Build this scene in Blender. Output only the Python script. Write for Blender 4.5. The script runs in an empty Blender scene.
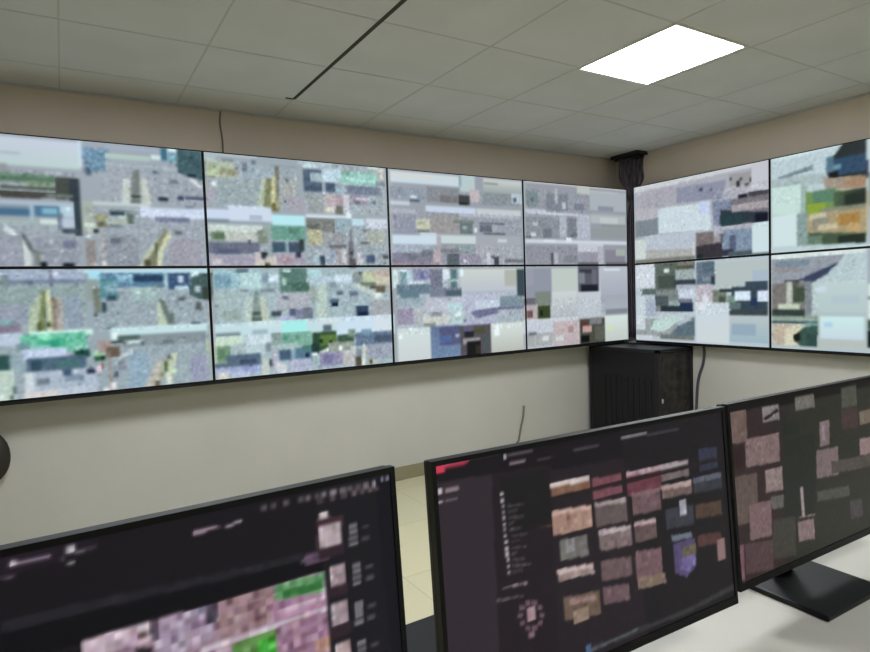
# A CCTV control room: a video wall in a corner, three desk monitors in front of it.
# Units are metres. x runs along the left wall, y towards it, z = 0 at the middle seam of the video wall.
import bpy, bmesh, math
import numpy as np
from mathutils import Vector, Matrix

COL = bpy.context.scene.collection
CEIL, FLOOR, DESK = 0.985, -1.58, -0.862
WALL = 0.19                      # the left wall stands 19 cm behind the screens' faces
WR = 0.11                        # the right wall 11 cm
XMIN, YMIN = -6.6, -5.7

# ------------------------------------------------------------------ materials
def lin(c):
    c = np.asarray(c, float) / 255.0
    return np.where(c <= 0.04045, c / 12.92, ((c + 0.055) / 1.055) ** 2.4)

def mat(name, rgb, rough=0.6, metal=0.0, spec=0.5, var=0.0, scale=8.0, bump=0.0, bscale=60.0):
    m = bpy.data.materials.new(name); m.use_nodes = True
    nt = m.node_tree; b = nt.nodes['Principled BSDF']
    c = list(lin(rgb)) + [1]
    b.inputs['Base Color'].default_value = c
    b.inputs['Roughness'].default_value = rough
    b.inputs['Metallic'].default_value = metal
    b.inputs['Specular IOR Level'].default_value = spec
    tc = nt.nodes.new('ShaderNodeTexCoord')
    if var:
        n = nt.nodes.new('ShaderNodeTexNoise'); n.inputs['Scale'].default_value = scale; n.inputs['Detail'].default_value = 5
        r = nt.nodes.new('ShaderNodeValToRGB')
        r.color_ramp.elements[0].position = 0.3; r.color_ramp.elements[1].position = 0.7
        r.color_ramp.elements[0].color = [v * (1 - var) for v in c[:3]] + [1]
        r.color_ramp.elements[1].color = [min(1, v * (1 + var)) for v in c[:3]] + [1]
        nt.links.new(tc.outputs['Object'], n.inputs['Vector']); nt.links.new(n.outputs['Fac'], r.inputs['Fac'])
        nt.links.new(r.outputs['Color'], b.inputs['Base Color'])
    if bump:
        n2 = nt.nodes.new('ShaderNodeTexNoise'); n2.inputs['Scale'].default_value = bscale; n2.inputs['Detail'].default_value = 3
        bp = nt.nodes.new('ShaderNodeBump'); bp.inputs['Strength'].default_value = bump; bp.inputs['Distance'].default_value = 0.004
        nt.links.new(tc.outputs['Object'], n2.inputs['Vector']); nt.links.new(n2.outputs['Fac'], bp.inputs['Height'])
        nt.links.new(bp.outputs['Normal'], b.inputs['Normal'])
    return m

def picture_mat(name, gain=1.0, rough=0.35, spec=0.08):
    m = bpy.data.materials.new(name); m.use_nodes = True
    nt = m.node_tree; b = nt.nodes['Principled BSDF']
    a = nt.nodes.new('ShaderNodeAttribute'); a.attribute_name = 'picture'
    b.inputs['Base Color'].default_value = (0.006, 0.006, 0.007, 1)
    b.inputs['Roughness'].default_value = rough
    b.inputs['Specular IOR Level'].default_value = spec
    nt.links.new(a.outputs['Color'], b.inputs['Emission Color'])
    b.inputs['Emission Strength'].default_value = gain
    return m

M = dict(
    wall=mat('beige painted plaster', (182, 181, 174), 0.75, spec=0.25, var=0.035, scale=2.2, bump=0.12, bscale=25),
    ceiling=mat('mineral fibre ceiling tile', (200, 201, 202), 0.9, spec=0.1, var=0.04, scale=3.0, bump=0.25, bscale=120),
    tbar=mat('grey ceiling grid bar', (180, 181, 180), 0.6, spec=0.3),
    slot=mat('dark strip for tile gap shade', (70, 69, 62), 0.8, spec=0.1),
    base=mat('olive beige baseboard', (128, 124, 98), 0.6, var=0.05),
    black=mat('black plastic', (14, 14, 16), 0.5, spec=0.3, var=0.1, scale=30),
    bezel=mat('satin black bezel', (9, 9, 10), 0.45, spec=0.2),
    dmetal=mat('black powder coated steel', (22, 22, 26), 0.5, spec=0.4, var=0.12, scale=12),
    steel=mat('grey steel', (120, 122, 124), 0.4, metal=0.8),
    rackglass=mat('smoked rack door panel', (24, 23, 27), 0.3, spec=0.3),
    desk=mat('off white laminate', (170, 169, 160), 0.5, spec=0.3, var=0.025, scale=5, bump=0.05),
    deskedge=mat('grey laminate panel', (150, 148, 138), 0.6),
    cable=mat('dark violet grey cable sheath', (66, 60, 72), 0.5),
    greycable=mat('grey cable sheath', (112, 110, 100), 0.6),
    led=mat('pale equipment label', (150, 150, 140), 0.5),
    frame=mat('white lamp frame', (225, 225, 215), 0.5),
    screen=picture_mat('lit video wall screen'),
    monscreen=picture_mat('lit monitor screen', 0.8, 0.35, 0.12),
)

def floor_mat():
    m = mat('beige floor tile', (196, 192, 160), 0.3, spec=0.4)
    nt = m.node_tree; b = nt.nodes['Principled BSDF']
    tc = nt.nodes.new('ShaderNodeTexCoord'); br = nt.nodes.new('ShaderNodeTexBrick')
    br.offset = 0.0; br.inputs['Scale'].default_value = 1.0
    br.inputs['Color1'].default_value = list(lin((192, 188, 156))) + [1]
    br.inputs['Color2'].default_value = list(lin((186, 182, 152))) + [1]
    br.inputs['Mortar'].default_value = list(lin((172, 166, 138))) + [1]
    br.inputs['Mortar Size'].default_value = 0.004
    br.inputs['Brick Width'].default_value = 0.6; br.inputs['Row Height'].default_value = 0.6
    nt.links.new(tc.outputs['Object'], br.inputs['Vector']); nt.links.new(br.outputs['Color'], b.inputs['Base Color'])
    return m

def emit_mat(name, rgb, strength):
    m = bpy.data.materials.new(name); m.use_nodes = True
    b = m.node_tree.nodes['Principled BSDF']
    b.inputs['Base Color'].default_value = (0.8, 0.8, 0.78, 1)
    b.inputs['Emission Color'].default_value = list(lin(rgb)) + [1]
    b.inputs['Emission Strength'].default_value = strength
    return m

# ------------------------------------------------------------------ mesh helpers
def link(name, me, m, parent=None):
    o = bpy.data.objects.new(name, me); COL.objects.link(o)
    if m: me.materials.append(m)
    if parent: o.parent = parent
    return o

def finish(name, bm, m, parent=None, smooth=False):
    bmesh.ops.recalc_face_normals(bm, faces=bm.faces)
    me = bpy.data.meshes.new(name); bm.to_mesh(me); bm.free()
    if smooth:
        for p in me.polygons: p.use_smooth = True
    return link(name, me, m, parent)

def add_box(bm, x0, x1, y0, y1, z0, z1, bevel=0.0, rot=None):
    r = bmesh.ops.create_cube(bm, size=1.0); vs = r['verts']
    for v in vs:
        v.co = Vector(((x0 + x1) / 2 + v.co.x * (x1 - x0), (y0 + y1) / 2 + v.co.y * (y1 - y0), (z0 + z1) / 2 + v.co.z * (z1 - z0)))
    if bevel:
        es = list({e for v in vs for e in v.link_edges})
        bmesh.ops.bevel(bm, geom=es, offset=bevel, segments=2, affect='EDGES', profile=0.6)

def box(name, b, m, parent=None, bevel=0.0):
    bm = bmesh.new(); add_box(bm, *b, bevel=bevel); return finish(name, bm, m, parent)

def boxes(name, bs, m, parent=None, bevel=0.0):
    bm = bmesh.new()
    for b in bs: add_box(bm, *b, bevel=bevel)
    return finish(name, bm, m, parent)

def tube(name, pts, r, m, parent=None, seg=8):
    # a round cable swept along a smoothed chain of points
    P = [Vector(p) for p in pts]; S = []
    for i in range(len(P) - 1):
        a, b, c, d = P[max(i - 1, 0)], P[i], P[i + 1], P[min(i + 2, len(P) - 1)]
        for k in range(6):
            t = k / 6
            S.append(0.5 * ((2 * b) + (c - a) * t + (2 * a - 5 * b + 4 * c - d) * t * t + (3 * b - a - 3 * c + d) * t ** 3))
    S.append(P[-1]); bm = bmesh.new(); rings = []
    for i, p in enumerate(S):
        d = (S[min(i + 1, len(S) - 1)] - S[max(i - 1, 0)]).normalized()
        u = d.orthogonal().normalized() if abs(d.z) < 0.9 else d.cross(Vector((1, 0, 0))).normalized()
        w = d.cross(u)
        rings.append([bm.verts.new(p + r * (math.cos(a) * u + math.sin(a) * w)) for a in [2 * math.pi * k / seg for k in range(seg)]])
    for A, B in zip(rings, rings[1:]):
        for k in range(seg): bm.faces.new((A[k], A[(k + 1) % seg], B[(k + 1) % seg], B[k]))
    bm.faces.new(rings[0]); bm.faces.new(rings[-1])
    return finish(name, bm, m, parent, True)

def tag(o, label, cat, group=None):
    o['label'] = label; o['category'] = cat
    if group: o['group'] = group
    return o

def struct(o):
    o['kind'] = 'structure'; return o

def empty(name, loc, rz=0.0):
    o = bpy.data.objects.new(name, None); COL.objects.link(o); o.location = loc; o.rotation_euler = (0, 0, rz)
    o.empty_display_size = 0.1
    return o

# ------------------------------------------------------------------ what the screens show
# Each line is one painted patch in the surface's own millimetres (u to the right, v up):
# r = rectangle, p = polygon, gv/gh = blend of two colours, n = fine broken-up detail (strength, cell in mm).
PICTURE = {}
PICTURE['L'] = '''
r -4785,700,-3599,0 160,166,178;
gv -4797,663,-4218,518 200,204,224,188,206,206;
r -4566,585,-4484,577 150,160,180;
r -4570,525,-4539,483 150,150,155;
r -4808,481,-4345,435 110,140,118;
r -4573,460,-4340,446 84,112,92;
r -4461,448,-4350,425 125,148,122;
r -4813,395,-4227,364 80,76,70;
r -4576,415,-4320,406 70,78,58;
r -4579,360,-4402,355 60,48,58;
r -4338,477,-4227,359 72,74,68;
r -4280,471,-4228,348 44,54,66;
r -4388,381,-4259,368 120,132,128;
n -4571,500,-4227,359 22,14;
r -4211,644,-4078,582 120,150,178;
r -4199,625,-4106,516 104,140,168;
r -4224,675,-4213,539 200,222,238;
r -4199,530,-4169,495 70,95,120;
n -4211,644,-4092,506 30,14;
r -4092,683,-3823,683 88,86,128;
r -4094,656,-3799,652 168,180,216;
r -4105,618,-3880,589 176,196,190;
r -3877,633,-3802,601 210,228,228;
r -3824,677,-3791,602 60,110,135;
r -3782,681,-3724,659 220,240,245;
r -3783,653,-3722,596 120,165,188;
p -3739,680,-3587,671,-3596,503,-3672,520,-3736,538 72,98,108;
n -3772,665,-3595,508 30,14;
r -3682,537,-3639,517 34,44,60;
r -4108,569,-3745,560 178,190,200;
n -4126,578,-3603,357 16,14;
p -3973,537,-3938,540,-3933,347,-3989,344 118,124,120;
p -4020,490,-3991,492,-3989,344,-4038,342 196,202,198;
p -3930,496,-3905,498,-3882,349,-3928,347 196,200,192;
r -3986,399,-3936,385 40,48,52;
r -3988,360,-3938,346 62,72,70;
r -3848,401,-3798,376 34,40,60;
r -3742,413,-3712,380 60,70,100;
r -3699,410,-3590,392 88,90,120;
r -3780,501,-3739,476 118,124,140;
r -3867,540,-3842,525 92,100,112;
r -3702,352,-3659,343 80,88,120;
p -3683,514,-3667,515,-3603,473,-3620,455 222,224,226;
gv -4817,332,-4228,338 206,214,236,190,215,240;
r -4227,359,-3893,337 196,206,206;
r -3944,341,-3596,281 208,216,240;
r -3893,337,-3682,330 186,196,216;
r -4818,304,-4459,265 76,112,146;
r -4582,315,-4457,306 110,138,168;
r -4439,322,-4328,265 78,120,154;
r -4405,308,-4340,280 130,180,204;
r -4455,326,-4444,235 170,196,218;
r -4324,328,-4264,267 180,204,220;
r -4298,319,-4285,298 232,246,250;
r -4340,285,-4314,198 108,120,146;
r -4822,246,-4330,218 166,180,180;
r -4416,256,-4344,223 208,222,220;
r -4319,260,-4268,209 186,196,214;
r -4259,357,-4228,173 48,62,74;
r -4322,208,-4242,184 72,82,96;
r -4827,164,-4508,4 158,160,176;
r -4448,163,-4252,3 152,156,170;
n -4823,232,-4233,8 16,14;
p -4563,216,-4523,187,-4524,161,-4572,191 212,220,224;
p -4500,142,-4475,142,-4461,9,-4491,9 206,210,210;
p -4506,182,-4490,178,-4455,101,-4453,71,-4469,91 92,100,104;
p -4456,91,-4434,91,-4404,9,-4448,9 128,130,128;
r -4317,140,-4260,104 118,122,146;
r -4429,30,-4400,-2 24,28,38;
r -4328,29,-4275,-2 24,28,46;
r -4427,61,-4412,30 190,186,196;
r -4370,144,-4380,128 200,210,205;
r -4227,359,-4167,180 170,176,170;
r -4220,243,-4161,212 206,220,206;
r -4162,282,-4106,257 160,160,116;
r -4159,250,-4108,219 112,104,74;
r -4175,207,-4152,191 36,44,44;
r -4209,179,-4192,158 232,240,240;
r -4093,312,-3987,284 130,144,146;
r -4089,301,-4026,287 36,58,74;
r -4056,286,-4012,272 214,232,224;
r -4007,288,-3979,240 96,108,100;
r -4097,236,-4045,216 106,112,124;
r -4124,267,-4010,228 170,180,172;
r -4216,147,-4167,2 148,138,138;
r -4143,191,-4139,-3 178,160,146;
r -4141,138,-4133,111 226,214,200;
r -4146,40,-4119,8 232,222,226;
r -4190,29,-4172,8 230,210,214;
r -4166,116,-4162,94 90,70,76;
r -4129,181,-3962,1 148,152,164;
r -4097,160,-4050,128 108,112,130;
r -3808,166,-3621,6 162,158,172;
r -3870,283,-3685,261 120,124,156;
r -3769,207,-3732,190 92,92,100;
n -4215,328,-3610,0 18,14;
p -3816,217,-3806,206,-3871,69,-3875,1,-3936,1,-3906,85 134,134,104;
p -3850,176,-3916,97,-3972,1,-3936,1,-3902,69 188,194,172;
p -3806,206,-3787,178,-3833,97,-3849,1,-3870,1,-3865,86 206,208,176;
p -3878,142,-3862,142,-3871,74,-3886,74 92,96,78;
r -3934,46,-3906,1 84,76,56;
r -4844,-4,-3613,-700 158,170,180;
r -4837,-9,-4219,-72 166,176,200;
r -4840,-62,-4219,-83 120,130,154;
r -4392,-2,-4380,-117 118,118,140;
r -4380,-23,-4358,-44 216,226,248;
r -4602,-36,-4564,-102 130,146,150;
r -4487,-68,-4462,-89 96,112,138;
r -4842,-96,-4227,-228 150,166,168;
r -4848,-192,-4499,-294 152,158,176;
r -4852,-260,-4559,-306 130,164,172;
r -4854,-294,-4528,-344 138,124,146;
r -4324,-150,-4251,-313 146,158,176;
r -4620,-343,-4604,-359 226,222,240;
n -4837,-9,-4235,-368 18,14;
p -4438,-126,-4407,-116,-4424,-340,-4467,-337 130,138,98;
p -4448,-141,-4435,-141,-4463,-337,-4506,-335,-4482,-217 184,196,172;
p -4407,-116,-4394,-116,-4393,-337,-4410,-336 208,216,178;
p -4392,-158,-4369,-159,-4375,-343,-4393,-342 146,128,112;
p -4365,-159,-4343,-160,-4344,-345,-4375,-343 176,166,166;
r -4426,-220,-4419,-262 78,90,62;
r -4460,-286,-4445,-328 78,82,46;
r -4417,-288,-4400,-310 60,70,40;
r -4405,-325,-4388,-337 80,90,60;
n -4490,-124,-4344,-345 22,14;
r -4229,-13,-4168,-176 150,160,160;
r -4202,-110,-4162,-242 122,128,116;
r -4200,-245,-4187,-268 80,80,90;
r -4159,-187,-4138,-243 50,70,76;
r -4234,-8,-3600,-30 196,228,242;
r -4215,-13,-4142,-63 170,220,244;
r -4159,-25,-3839,-107 96,134,166;
r -4166,-62,-4081,-174 96,146,158;
r -4144,-95,-4079,-135 140,176,190;
r -4078,-42,-4001,-82 140,180,206;
r -3994,-43,-3843,-84 40,66,98;
r -3834,-16,-3824,-130 170,206,222;
r -3819,-33,-3700,-128 60,84,122;
r -3766,-51,-3736,-86 186,202,228;
r -3786,-108,-3716,-127 196,220,236;
r -3689,-17,-3652,-58 206,232,240;
r -4013,-104,-3869,-186 164,186,188;
r -3885,-95,-3839,-119 110,126,142;
p -3691,-58,-3578,-30,-3587,-207,-3653,-187,-3707,-157 72,94,94;
r -3677,-105,-3645,-147 180,196,210;
r -3638,-117,-3586,-190 62,70,62;
n -4169,-30,-3586,-196 34,14;
r -4133,-156,-4086,-179 60,80,96;
r -3773,-172,-3731,-197 94,96,104;
r -3676,-210,-3645,-247 96,96,100;
n -4201,-100,-3594,-350 20,14;
p -3878,-169,-3843,-193,-3821,-268,-3787,-333,-3840,-330,-3871,-232 112,122,118;
p -3885,-203,-3865,-203,-3834,-331,-3887,-328 188,202,182;
r -3815,-263,-3801,-298 88,96,88;
r -3710,-320,-3656,-346 6,10,30;
r -4137,-319,-4109,-337 84,104,128;
r -4128,-325,-3619,-408 198,224,230;
r -4120,-359,-4092,-388 232,244,244;
r -4072,-378,-3621,-443 140,150,158;
r -4092,-377,-3983,-401 84,104,104;
r -4127,-397,-4069,-417 74,80,80;
r -4044,-403,-3984,-423 228,242,242;
r -3979,-418,-3965,-442 66,84,100;
r -3870,-414,-3808,-442 118,126,134;
r -4493,-330,-4211,-364 206,240,232;
r -4856,-328,-4531,-395 190,200,222;
r -4537,-348,-4239,-443 110,196,166;
r -4461,-369,-4339,-414 76,184,146;
r -4409,-383,-4366,-412 50,160,130;
r -4451,-349,-4400,-378 150,240,200;
r -4531,-400,-4403,-446 140,196,190;
r -4552,-388,-4498,-423 120,150,160;
n -4545,-343,-4221,-456 26,14;
r -4299,-439,-4231,-476 30,78,66;
r -4271,-435,-4259,-458 10,44,50;
r -4533,-426,-4334,-489 196,208,236;
r -4302,-417,-4257,-436 170,210,196;
r -4211,-445,-4155,-477 170,222,178;
r -4213,-478,-4157,-505 52,92,62;
r -4175,-476,-4161,-499 4,14,10;
r -4863,-439,-4589,-534 52,88,86;
r -4584,-442,-4530,-535 150,170,180;
r -4518,-468,-4245,-551 84,108,128;
r -4501,-480,-4452,-532 58,80,102;
r -4379,-491,-4281,-526 78,118,124;
r -4530,-535,-4198,-700 174,184,202;
r -4530,-535,-4487,-685 206,212,220;
r -4364,-540,-4320,-576 74,90,120;
r -4477,-582,-4421,-608 120,132,146;
r -4357,-573,-4267,-603 130,146,170;
r -4245,-546,-4209,-576 50,54,80;
r -4867,-522,-4573,-685 190,206,196;
r -4585,-606,-4566,-645 96,112,116;
r -4596,-651,-4585,-673 70,76,76;
r -4637,-647,-4618,-664 236,240,244;
r -4536,-638,-4382,-698 214,206,208;
r -4378,-634,-4206,-697 188,196,212;
n -4860,-396,-4180,-700 16,14;
r -4194,-392,-4126,-463 170,150,146;
r -4153,-433,-4083,-489 112,92,78;
p -4077,-478,-4026,-448,-4017,-472,-4099,-509 200,204,208;
r -4145,-462,-4133,-684 156,140,134;
r -4182,-519,-4169,-547 150,60,60;
r -4139,-627,-4117,-669 234,222,222;
r -4175,-657,-4143,-693 226,226,226;
r -4202,-533,-4180,-568 240,210,216;
r -4122,-574,-4099,-604 96,100,118;
r -4099,-521,-4063,-568 140,144,160;
r -4047,-469,-3947,-682 150,172,192;
r -3725,-518,-3633,-669 156,156,182;
r -3632,-431,-3614,-527 176,190,164;
n -4161,-395,-3612,-700 16,14;
p -3855,-513,-3833,-515,-3859,-599,-3906,-698,-3958,-692,-3911,-583 176,178,160;
p -3897,-527,-3877,-540,-3937,-683,-3978,-679 194,184,176;
p -3821,-487,-3789,-490,-3815,-580,-3831,-683,-3863,-680,-3853,-588 194,202,176;
r -3861,-536,-3848,-600 84,108,62;
r -3844,-508,-3829,-527 92,96,100;
r -3919,-645,-3892,-700 112,96,80;
r -3890,-596,-3876,-621 130,124,96;
r -3850,-623,-3836,-671 230,236,230;
r -3826,-585,-3806,-610 214,240,200;
r -3549,700,-2390,1 162,170,180;
r -3598,682,-3522,619 176,188,194;
r -3584,625,-3411,533 178,188,164;
r -3512,585,-3398,546 160,156,134;
r -3581,579,-3514,543 192,204,168;
r -3525,665,-3284,670 206,216,220;
r -3486,646,-3417,634 130,138,146;
r -3550,506,-3529,484 244,248,248;
r -3589,532,-3527,525 120,124,116;
n -3594,636,-3387,523 20,14;
r -3284,663,-2940,662 196,196,200;
r -3382,625,-3204,536 164,176,188;
r -3370,632,-3343,580 118,126,140;
r -3309,649,-3286,627 110,122,136;
r -3200,634,-3021,624 136,148,164;
r -3436,490,-3402,474 96,110,126;
r -3496,451,-3463,417 118,130,142;
r -3422,419,-3387,403 104,116,130;
r -3384,475,-3361,453 200,216,216;
r -3527,513,-3262,373 158,170,176;
r -3587,451,-3534,384 172,166,182;
n -3578,626,-3020,359 20,14;
p -3235,546,-3197,549,-3207,345,-3251,343 136,136,100;
p -3191,561,-3165,563,-3174,384,-3205,382 208,206,158;
p -3169,625,-3143,627,-3152,440,-3171,439 130,124,110;
p -3253,545,-3229,546,-3251,349,-3300,347 184,196,176;
r -3198,401,-3175,352 104,92,50;
r -3243,374,-3157,347 126,118,74;
r -3171,439,-3150,354 160,158,124;
r -3134,553,-3032,384 170,170,170;
r -3108,555,-3084,532 98,110,112;
n -3252,581,-3020,359 22,14;
r -3114,443,-2981,342 170,164,178;
r -3019,674,-2790,649 180,196,206;
r -2987,652,-2887,635 206,224,228;
r -2988,627,-2860,483 92,106,130;
r -2889,583,-2863,560 216,228,234;
r -2942,605,-2864,547 170,186,200;
r -2853,638,-2738,555 190,212,226;
r -2836,549,-2769,488 74,90,116;
r -2980,520,-2866,489 78,90,114;
r -2767,527,-2729,438 150,180,186;
r -2734,634,-2459,547 150,198,188;
r -2728,628,-2664,600 120,160,150;
r -2665,587,-2481,566 176,224,216;
r -2454,669,-2411,591 206,200,196;
r -2529,677,-2455,656 206,228,210;
r -2689,539,-2447,480 116,126,148;
r -2473,580,-2405,551 128,138,150;
r -2767,527,-2706,465 160,180,196;
r -2969,463,-2852,347 160,164,168;
r -2846,477,-2768,357 196,180,186;
r -2763,475,-2723,399 170,150,164;
r -2773,396,-2726,346 112,112,100;
r -2720,478,-2675,355 206,200,212;
r -2670,474,-2540,414 150,140,158;
r -2642,443,-2599,418 110,108,124;
r -2509,443,-2480,424 104,100,116;
r -2627,457,-2539,441 200,190,206;
r -2644,403,-2406,352 168,176,184;
r -2850,386,-2789,350 206,206,190;
n -2986,665,-2406,352 24,14;
r -3609,345,-3458,286 204,214,240;
r -3460,370,-3204,277 206,216,236;
r -3344,315,-3266,287 176,184,206;
r -3202,327,-2985,259 184,232,242;
r -2981,336,-2662,315 208,218,230;
r -2697,354,-2662,315 226,236,244;
r -3601,287,-3459,268 126,140,150;
r -3459,274,-3230,264 144,152,172;
r -3586,252,-3263,214 206,216,212;
r -3577,212,-3488,154 138,152,130;
r -3555,200,-3499,166 98,118,92;
r -3485,214,-3297,152 190,194,188;
r -3293,225,-3236,140 130,138,124;
r -3261,257,-3208,190 150,166,160;
r -3591,147,-3288,78 112,114,136;
r -3553,112,-3409,77 94,96,126;
r -3357,163,-3335,133 100,104,110;
r -3595,70,-3316,5 166,158,178;
r -3573,53,-3518,17 200,190,196;
r -3318,90,-3278,29 204,194,196;
r -3282,91,-3240,48 50,50,60;
r -3315,41,-3254,10 206,196,180;
r -3252,60,-3179,10 204,192,186;
r -3260,29,-3230,-2 74,74,50;
n -3586,252,-3242,4 18,14;
r -3211,258,-2989,163 112,160,146;
r -3104,243,-3027,207 96,140,126;
r -3158,179,-3082,162 140,190,176;
r -3210,153,-3124,92 70,92,112;
r -3121,155,-3105,79 130,160,176;
r -3102,155,-3006,93 72,86,108;
r -3035,175,-2999,106 56,66,66;
r -3188,85,-3003,16 172,160,178;
r -3059,92,-3021,54 62,62,82;
r -3164,54,-3088,29 170,140,148;
n -3230,258,-2997,3 20,14;
r -2983,310,-2781,226 130,130,128;
r -2984,272,-2891,249 102,104,98;
r -2973,234,-2882,139 186,182,150;
r -2878,224,-2721,135 160,160,166;
r -2777,318,-2666,229 156,174,186;
r -2662,322,-2576,272 190,216,230;
r -2559,326,-2402,263 206,210,226;
r -2577,251,-2518,233 96,96,104;
r -2563,245,-2415,146 172,176,168;
r -2834,140,-2714,122 104,106,112;
r -2949,158,-2923,132 150,140,126;
r -2603,163,-2544,144 100,100,104;
r -2899,68,-2861,3 70,86,100;
r -2953,74,-2901,29 170,190,200;
r -2863,107,-2783,16 162,170,188;
r -2786,121,-2748,16 166,158,164;
r -2743,121,-2719,15 206,200,206;
r -2680,248,-2664,109 128,128,136;
r -2691,162,-2655,-11 120,114,124;
r -2686,102,-2666,76 68,64,74;
r -2696,49,-2648,-11 96,88,96;
r -2644,229,-2634,143 196,200,206;
r -2636,96,-2595,15 196,190,200;
r -2570,76,-2504,29 78,92,124;
r -2441,77,-2396,49 90,90,100;
r -2534,29,-2421,1 150,156,166;
n -2983,297,-2405,1 26,14;
r -3565,-12,-2397,-700 166,184,192;
r -3571,-18,-3286,-131 160,194,204;
r -3561,-48,-3467,-127 130,164,186;
r -3487,-67,-3465,-91 110,140,160;
r -3437,-7,-3367,-32 100,120,136;
r -3415,-31,-3287,-144 182,212,216;
r -3282,-51,-3241,-95 130,150,172;
r -3239,-52,-3178,-96 212,232,248;
r -3167,-9,-2991,-164 94,128,120;
r -3157,-71,-3134,-116 176,206,196;
r -3148,-15,-3097,-34 204,226,224;
p -3120,-97,-2981,-100,-2986,-190,-3045,-169,-3083,-142 78,110,98;
r -2984,-16,-2895,-153 176,214,220;
n -3566,-18,-2978,-164 24,14;
r -3420,-134,-3367,-154 132,146,158;
r -3299,-137,-3212,-158 134,148,156;
r -3561,-149,-3393,-324 168,186,190;
r -3206,-158,-2970,-281 176,178,190;
r -3163,-184,-3118,-205 112,120,136;
p -3336,-155,-3311,-143,-3296,-335,-3363,-332 140,154,150;
r -3355,-277,-3294,-298 70,82,78;
r -3356,-308,-3296,-342 98,110,98;
p -3380,-178,-3350,-179,-3363,-332,-3406,-330 188,202,196;
p -3301,-180,-3276,-181,-3246,-338,-3296,-335 192,200,184;
r -3231,-282,-3169,-310 70,80,90;
r -3121,-268,-3078,-315 90,92,122;
r -3076,-276,-2965,-333 128,130,160;
r -3181,-310,-3092,-346 176,178,210;
r -3532,-263,-3429,-322 156,170,168;
n -3572,-137,-2960,-359 20,14;
r -3582,-339,-2370,-474 196,220,228;
r -3375,-331,-3172,-373 206,224,230;
r -3170,-348,-3003,-422 166,238,236;
r -3360,-387,-3263,-431 160,182,196;
r -3573,-393,-3434,-420 130,146,154;
p -2678,-38,-2390,-13,-2397,-166,-2505,-163 176,176,168;
r -2597,-39,-2487,-108 192,202,168;
r -2508,-67,-2395,-124 210,196,176;
r -2529,-26,-2392,-55 196,168,160;
r -2671,-38,-2600,-106 140,146,150;
r -2626,-32,-2605,-59 96,104,100;
r -2615,-106,-2504,-136 120,124,108;
r -2549,-135,-2504,-156 96,92,78;
r -2504,-136,-2428,-179 110,98,82;
p -2682,-118,-2638,-119,-2445,-206,-2492,-232 200,206,200;
r -2505,-177,-2461,-212 230,236,232;
r -2980,-61,-2682,-118 180,200,214;
r -2808,-57,-2681,-98 204,220,236;
r -2845,-102,-2797,-143 136,152,166;
r -2798,-162,-2750,-190 100,112,128;
r -2698,-165,-2641,-200 108,118,140;
r -2829,-221,-2781,-262 18,28,52;
r -2843,-214,-2780,-236 90,104,128;
p -2914,-114,-2866,-115,-2862,-338,-2945,-334 188,204,196;
r -2983,-125,-2919,-218 160,172,168;
r -3029,-259,-2972,-333 116,120,136;
r -2659,-267,-2565,-339 58,72,104;
r -2646,-308,-2573,-339 18,34,64;
r -2553,-230,-2388,-340 166,168,176;
r -2397,-166,-2372,-320 150,154,162;
n -2998,-22,-2389,-361 20,14;
r -2799,-334,-2385,-459 204,222,240;
r -2520,-348,-2386,-466 214,222,232;
r -2899,-382,-2838,-432 96,112,122;
r -2931,-335,-2780,-382 206,220,226;
r -2908,-421,-2812,-460 130,150,140;
r -3580,-422,-3425,-475 204,222,202;
r -3583,-470,-3489,-574 126,154,128;
r -3567,-495,-3523,-547 104,136,104;
r -3588,-469,-3571,-579 176,196,164;
r -3422,-414,-3243,-539 190,208,216;
r -3472,-466,-3404,-544 170,186,192;
r -3380,-423,-3240,-470 206,220,230;
r -3284,-473,-3243,-533 130,142,154;
r -3522,-529,-3309,-615 92,108,132;
r -3594,-577,-3467,-612 96,112,130;
r -3441,-566,-3333,-594 70,82,108;
r -3595,-601,-3311,-652 166,176,214;
r -3431,-604,-3348,-648 150,158,206;
r -3573,-627,-3518,-681 206,200,196;
r -3551,-635,-3534,-655 248,244,240;
r -3492,-641,-3386,-676 186,192,220;
r -3307,-565,-3263,-682 196,204,196;
r -3264,-581,-3228,-622 80,82,100;
n -3585,-410,-3251,-696 18,14;
r -3237,-414,-3177,-481 140,156,156;
r -3180,-417,-2980,-501 128,176,158;
r -3168,-437,-3131,-465 96,150,130;
r -3084,-442,-3058,-463 92,140,130;
r -3240,-482,-3075,-533 170,190,190;
r -3198,-523,-3117,-594 76,98,126;
r -3114,-530,-3091,-596 130,170,190;
r -3087,-519,-2984,-605 92,122,146;
r -3047,-509,-2981,-540 80,130,122;
r -3023,-556,-2997,-584 16,42,58;
r -3051,-599,-3026,-621 60,76,100;
r -3242,-520,-3205,-662 176,176,196;
r -3209,-617,-3147,-674 212,214,222;
r -3227,-597,-3191,-651 206,204,212;
r -3130,-593,-2988,-683 176,178,204;
n -3238,-426,-2975,-697 20,14;
r -2976,-430,-2809,-567 56,82,60;
r -2923,-446,-2814,-520 102,132,66;
r -2924,-472,-2904,-500 20,44,16;
r -2855,-484,-2835,-505 14,26,4;
r -2804,-454,-2684,-516 66,90,72;
r -2724,-425,-2668,-469 130,150,140;
r -2667,-449,-2389,-537 104,122,150;
r -2526,-472,-2388,-522 80,92,116;
r -2622,-431,-2548,-463 120,150,176;
r -2870,-502,-2686,-563 150,158,148;
r -2980,-501,-2928,-557 40,64,62;
p -2934,-557,-2871,-529,-2858,-550,-2915,-585 204,208,206;
r -2793,-528,-2766,-557 238,242,244;
r -2982,-553,-2943,-582 240,244,246;
r -2928,-564,-2720,-655 152,146,178;
r -2901,-579,-2833,-631 128,122,164;
r -2766,-557,-2677,-672 188,184,186;
r -2707,-534,-2672,-577 200,206,206;
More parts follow.
